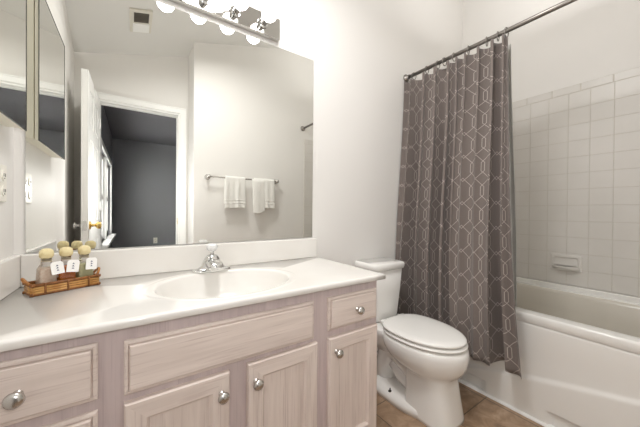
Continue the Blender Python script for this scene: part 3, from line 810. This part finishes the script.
loft(bm, [tray(0.066, 0.674, 0.022), tray(0.076, 0.682, 0.040), tray(0.078, 0.696, 0.047), tray(0.077, 0.704, 0.046), tray(0.073, 0.704, 0.040), tray(0.068, 0.694, 0.036)])
obj('tray', bm, TILE, sd, smooth=False)

# ------------------------------------------------------------------ shower rod, rings, curtain, liner
RX, RZ = 2.035, 2.068
rd = thing('shower_rod', 'dark metal shower curtain rod running wall to wall over the tub', 'curtain rod', (RX, -0.765, RZ))
bm = B(); tube(bm, [(RX, -0.005, RZ + 0.004), (RX, YF + 0.005, RZ - 0.004)], 0.0125, 20); obj('rod', bm, RODM, rd, smooth=True)
for y, s in ((0, -1), (YF, 1)):
    bm = B(); lathe(bm, [(0, 0), (0.030, 0), (0.030, 0.005), (0.024, 0.012), (0.017, 0.02), (0.017, 0.03), (0, 0.03)], (RX, y, RZ - 0.003 * s), (0, s, 0), 24); obj('flange', bm, RODM, rd, smooth=True)

peaks = [-0.016, -0.070, -0.179, -0.262, -0.355, -0.412, -0.467, -0.544, -0.620, -0.672, -0.700]
v_top = [0.030, 0.070, 0.060, 0.065, 0.048, 0.045, 0.050, 0.052, 0.060, 0.022]
v_mid = [0.020, 0.135, 0.070, 0.130, 0.075, 0.026, 0.034, 0.036, 0.090, 0.030]
v_low = [0.012, 0.110, 0.065, 0.108, 0.080, 0.012, 0.026, 0.014, 0.108, 0.020]
NU, NV = 420, 70
ZB, ZTOP = 0.247, 2.036
def curtain_pt(s, v):
    """s counts folds from the wall, v runs 0 at the rod .. 1 at the hem"""
    i = min(int(s), len(peaks) - 2); t = s - i
    y = peaks[i] + (peaks[i + 1] - peaks[i]) * t
    if v < 0.45: dep = v_top[i] + (v_mid[i] - v_top[i]) * smooth01(v / 0.45)
    else: dep = v_mid[i] + (v_low[i] - v_mid[i]) * smooth01((v - 0.45) / 0.55)
    ph = 2 * PI * t
    last = smooth01((s - 8.6) / 1.2)
    y = -0.010 + (y + 0.016) * (1 + 0.085 * v ** 1.4) - 0.055 * last * v ** 1.6
    base = RX - 0.032 - 0.088 * smooth01(v * 1.2)
    val = ((1 - math.cos(ph)) / 2) ** 1.8
    wob = 0.006 * math.sin(1.9 * s + 3 * v) * v + 0.003 * math.sin(5.3 * s - 6 * v) * (0.3 + v)
    x = base + dep * val + wob
    y += 0.026 * math.sin(ph) * min(1.0, dep / 0.06) * min(1.0, (peaks[i + 1] - peaks[i]) / -0.07)
    z = ZTOP + (ZB - ZTOP) * v
    if v < 0.03: z += 0.006 * math.cos(ph) * (1 - v / 0.03)
    z += (-0.012 * last + 0.010 * math.sin(0.8 * s)) * v
    return Vector((x, y, z))
bm = B(); uvl = bm.loops.layers.uv.new('cloth')
ns = len(peaks) - 1
G = [[curtain_pt(ns * i / NU, j / NV) for j in range(NV + 1)] for i in range(NU + 1)]
# cloth coordinate: arc length measured half way down
arc = [0.0]
for i in range(NU): arc.append(arc[-1] + (G[i + 1][NV // 2] - G[i][NV // 2]).length)
V = [[bm.verts.new(p) for p in r] for r in G]
for i in range(NU):
    for j in range(NV):
        f = bm.faces.new((V[i][j], V[i][j + 1], V[i + 1][j + 1], V[i + 1][j]))
        for lp, (ii, jj) in zip(f.loops, ((i, j), (i, j + 1), (i + 1, j + 1), (i + 1, j))):
            lp[uvl].uv = (arc[ii] + 0.03, G[ii][jj].z)
cu = obj('shower_curtain', bm, CLOTH, smooth=True, solid=0.0016)
tag(cu, 'taupe shower curtain with a pale geometric trellis pattern hanging before the tub', 'shower curtain')
hooks = [(-0.034, 0), (-0.072, 1), (-0.179, 2), (-0.262, 3), (-0.310, 3.5), (-0.375, 4.2), (-0.467, 6), (-0.573, 7.4), (-0.632, 8.2), (-0.675, 9)]
ordw = ['first', 'second', 'third', 'fourth', 'fifth', 'sixth', 'seventh', 'eighth', 'ninth', 'tenth']
hk = None
for i, (y, _) in enumerate(hooks):
    if hk is None:
        bm = B()
        pts = []
        for k in range(25):
            a = 2 * PI * k / 24
            pts.append((0.0185 * math.cos(a), 0, -0.012 + (0.0215 if math.sin(a) > 0 else 0.030) * math.sin(a) + 0.006))
        tube(bm, pts, 0.0026, 8, cap=False)
        hk = obj('curtain_ring', bm, RODM, smooth=True); o = hk
    else:
        o = hk.copy(); COL.objects.link(o)
    o.location = (RX, y, RZ + 0.003); o.rotation_euler = (0, 0, random.uniform(-0.25, 0.25))
    tag(o, f'{ordw[i]} small dark curtain ring on the rod, counting from the toilet-side wall', 'curtain ring', 'curtain rings on the shower rod')
# vinyl liner hanging inside the tub
bm = B()
NU2, NV2 = 120, 30
G = []
for i in range(NU2 + 1):
    s = i / NU2; row = []
    for j in range(NV2 + 1):
        v = j / NV2
        y = -0.02 - 0.656 * s * (1 + 0.03 * v)
        x = RX + 0.064 + 0.075 * smooth01(v * 1.3) + 0.011 * math.sin(2 * PI * 8.5 * s + 0.8)
        row.append(bm.verts.new((x, y, 2.02 + (0.34 - 2.02) * v)))
    G.append(row)
for i in range(NU2):
    for j in range(NV2): bm.faces.new((G[i][j], G[i][j + 1], G[i + 1][j + 1], G[i + 1][j]))
ln = obj('curtain_liner', bm, LINERM, smooth=True, solid=0.001)
tag(ln, 'white shower liner hanging inside the tub behind the taupe curtain', 'shower liner')

# ------------------------------------------------------------------ towel bar and towels on the wall behind the camera
tbz, tby = 1.395, YF + 0.07
tr = thing('towel_bar', 'nickel towel bar on the wall opposite the mirror', 'towel bar', (1.3, YF, tbz))
bm = B(); tube(bm, [(0.945, tby, tbz), (1.668, tby, tbz)], 0.008, 16); obj('bar', bm, NICKEL, tr, smooth=True)
for x in (0.945, 1.668):
    bm = B(); lathe(bm, [(0, 0), (0.027, 0), (0.027, 0.006), (0.018, 0.014), (0.012, 0.03), (0.012, 0.052), (0.018, 0.058), (0.020, 0.07), (0.018, 0.082), (0.008, 0.088), (0, 0.088)], (x, YF, tbz), (0, 1, 0), 24); obj('post', bm, NICKEL, tr, smooth=True)
def towel(name, label, x0, x1, front, back, slant=0.0, extra=None):
    bm = B(); nu, nv = 40, 60
    def pt(u, w, off):
        # w runs front hem -> over the bar -> back hem
        r = 0.0138 + off
        Lf, Lb = front, back; arc_ = PI * r; tot = Lf + arc_ + Lb
        d = w * tot
        x = x0 + (x1 - x0) * u
        if d < Lf:
            q = (Lf - d); y = tby + r; z = tbz - q
            sgn = 1
        elif d < Lf + arc_:
            a = (d - Lf) / r; y = tby + r * math.cos(a); z = tbz + r * math.sin(a); q = 0; sgn = 0
        else:
            q = d - Lf - arc_; y = tby - r; z = tbz - q; sgn = -1
        k = min(1, q / 0.1)
        x += (u - 0.5) * 0.012 * q / 0.3 + slant * q
        y += sgn * (0.004 * math.sin(u * 11 + 1.0) + 0.003 * math.sin(u * 23)) * k * (1 if sgn > 0 else 0.3)
        z += 0.004 * math.sin(u * 6 + x0 * 9) * k
        return (x, y, z)
    G = [[bm.verts.new(pt(i / nu, j / nv, 0.0)) for j in range(nv + 1)] for i in range(nu + 1)]
    for i in range(nu):
        for j in range(nv): bm.faces.new((G[i][j], G[i][j + 1], G[i + 1][j + 1], G[i + 1][j]))
    o = obj(name, bm, TOWELM, smooth=True, solid=0.009)
    tag(o, label, 'towel', 'white hand towels on the towel bar')
    # woven border band near the hem
    bm = B()
    for zz in (0.045, 0.075):
        G = []
        for i in range(nu + 1):
            row = []
            for dz in (0, 0.012):
                w = (zz + dz) / (front + PI * 0.0125 + back)
                p = pt(i / nu, w, 0.0); row.append(bm.verts.new((p[0], p[1] + 0.0052, p[2])))
            G.append(row)
        for i in range(nu): bm.faces.new((G[i][0], G[i][1], G[i + 1][1], G[i + 1][0]))
    obj('border_band', bm, TOWELM, o, smooth=True, solid=0.001)
    if extra:
        bm = B(); G = []
        for i in range(21):
            u = i / 20
            row = []
            for j in range(31):
                q = 0.004 + (extra[2] + 0.01 * math.sin(5 * u)) * j / 30
                x = extra[0] + (extra[1] - extra[0]) * u + 0.015 * q / 0.35
                row.append(bm.verts.new((x, tby + 0.0235 + 0.006 * math.sin(u * 5) * min(1, q / .1) - 0.012 * max(0, 0.03 - q) / 0.03, tbz + 0.008 - q)))
            G.append(row)
        for i in range(20):
            for j in range(30): bm.faces.new((G[i][j], G[i][j + 1], G[i + 1][j + 1], G[i + 1][j]))
        obj('folded_over_edge', bm, TOWELM, o, smooth=True, solid=0.007)
    return o
towel('hand_towel', 'white hand towel folded neatly at the left of the towel bar', 1.098, 1.300, 0.305, 0.26)
towel('hand_towel', 'white hand towel hung askew with two overlapping folds, right on the bar', 1.392, 1.625, 0.300, 0.27, 0.02, (1.372, 1.50, 0.355))
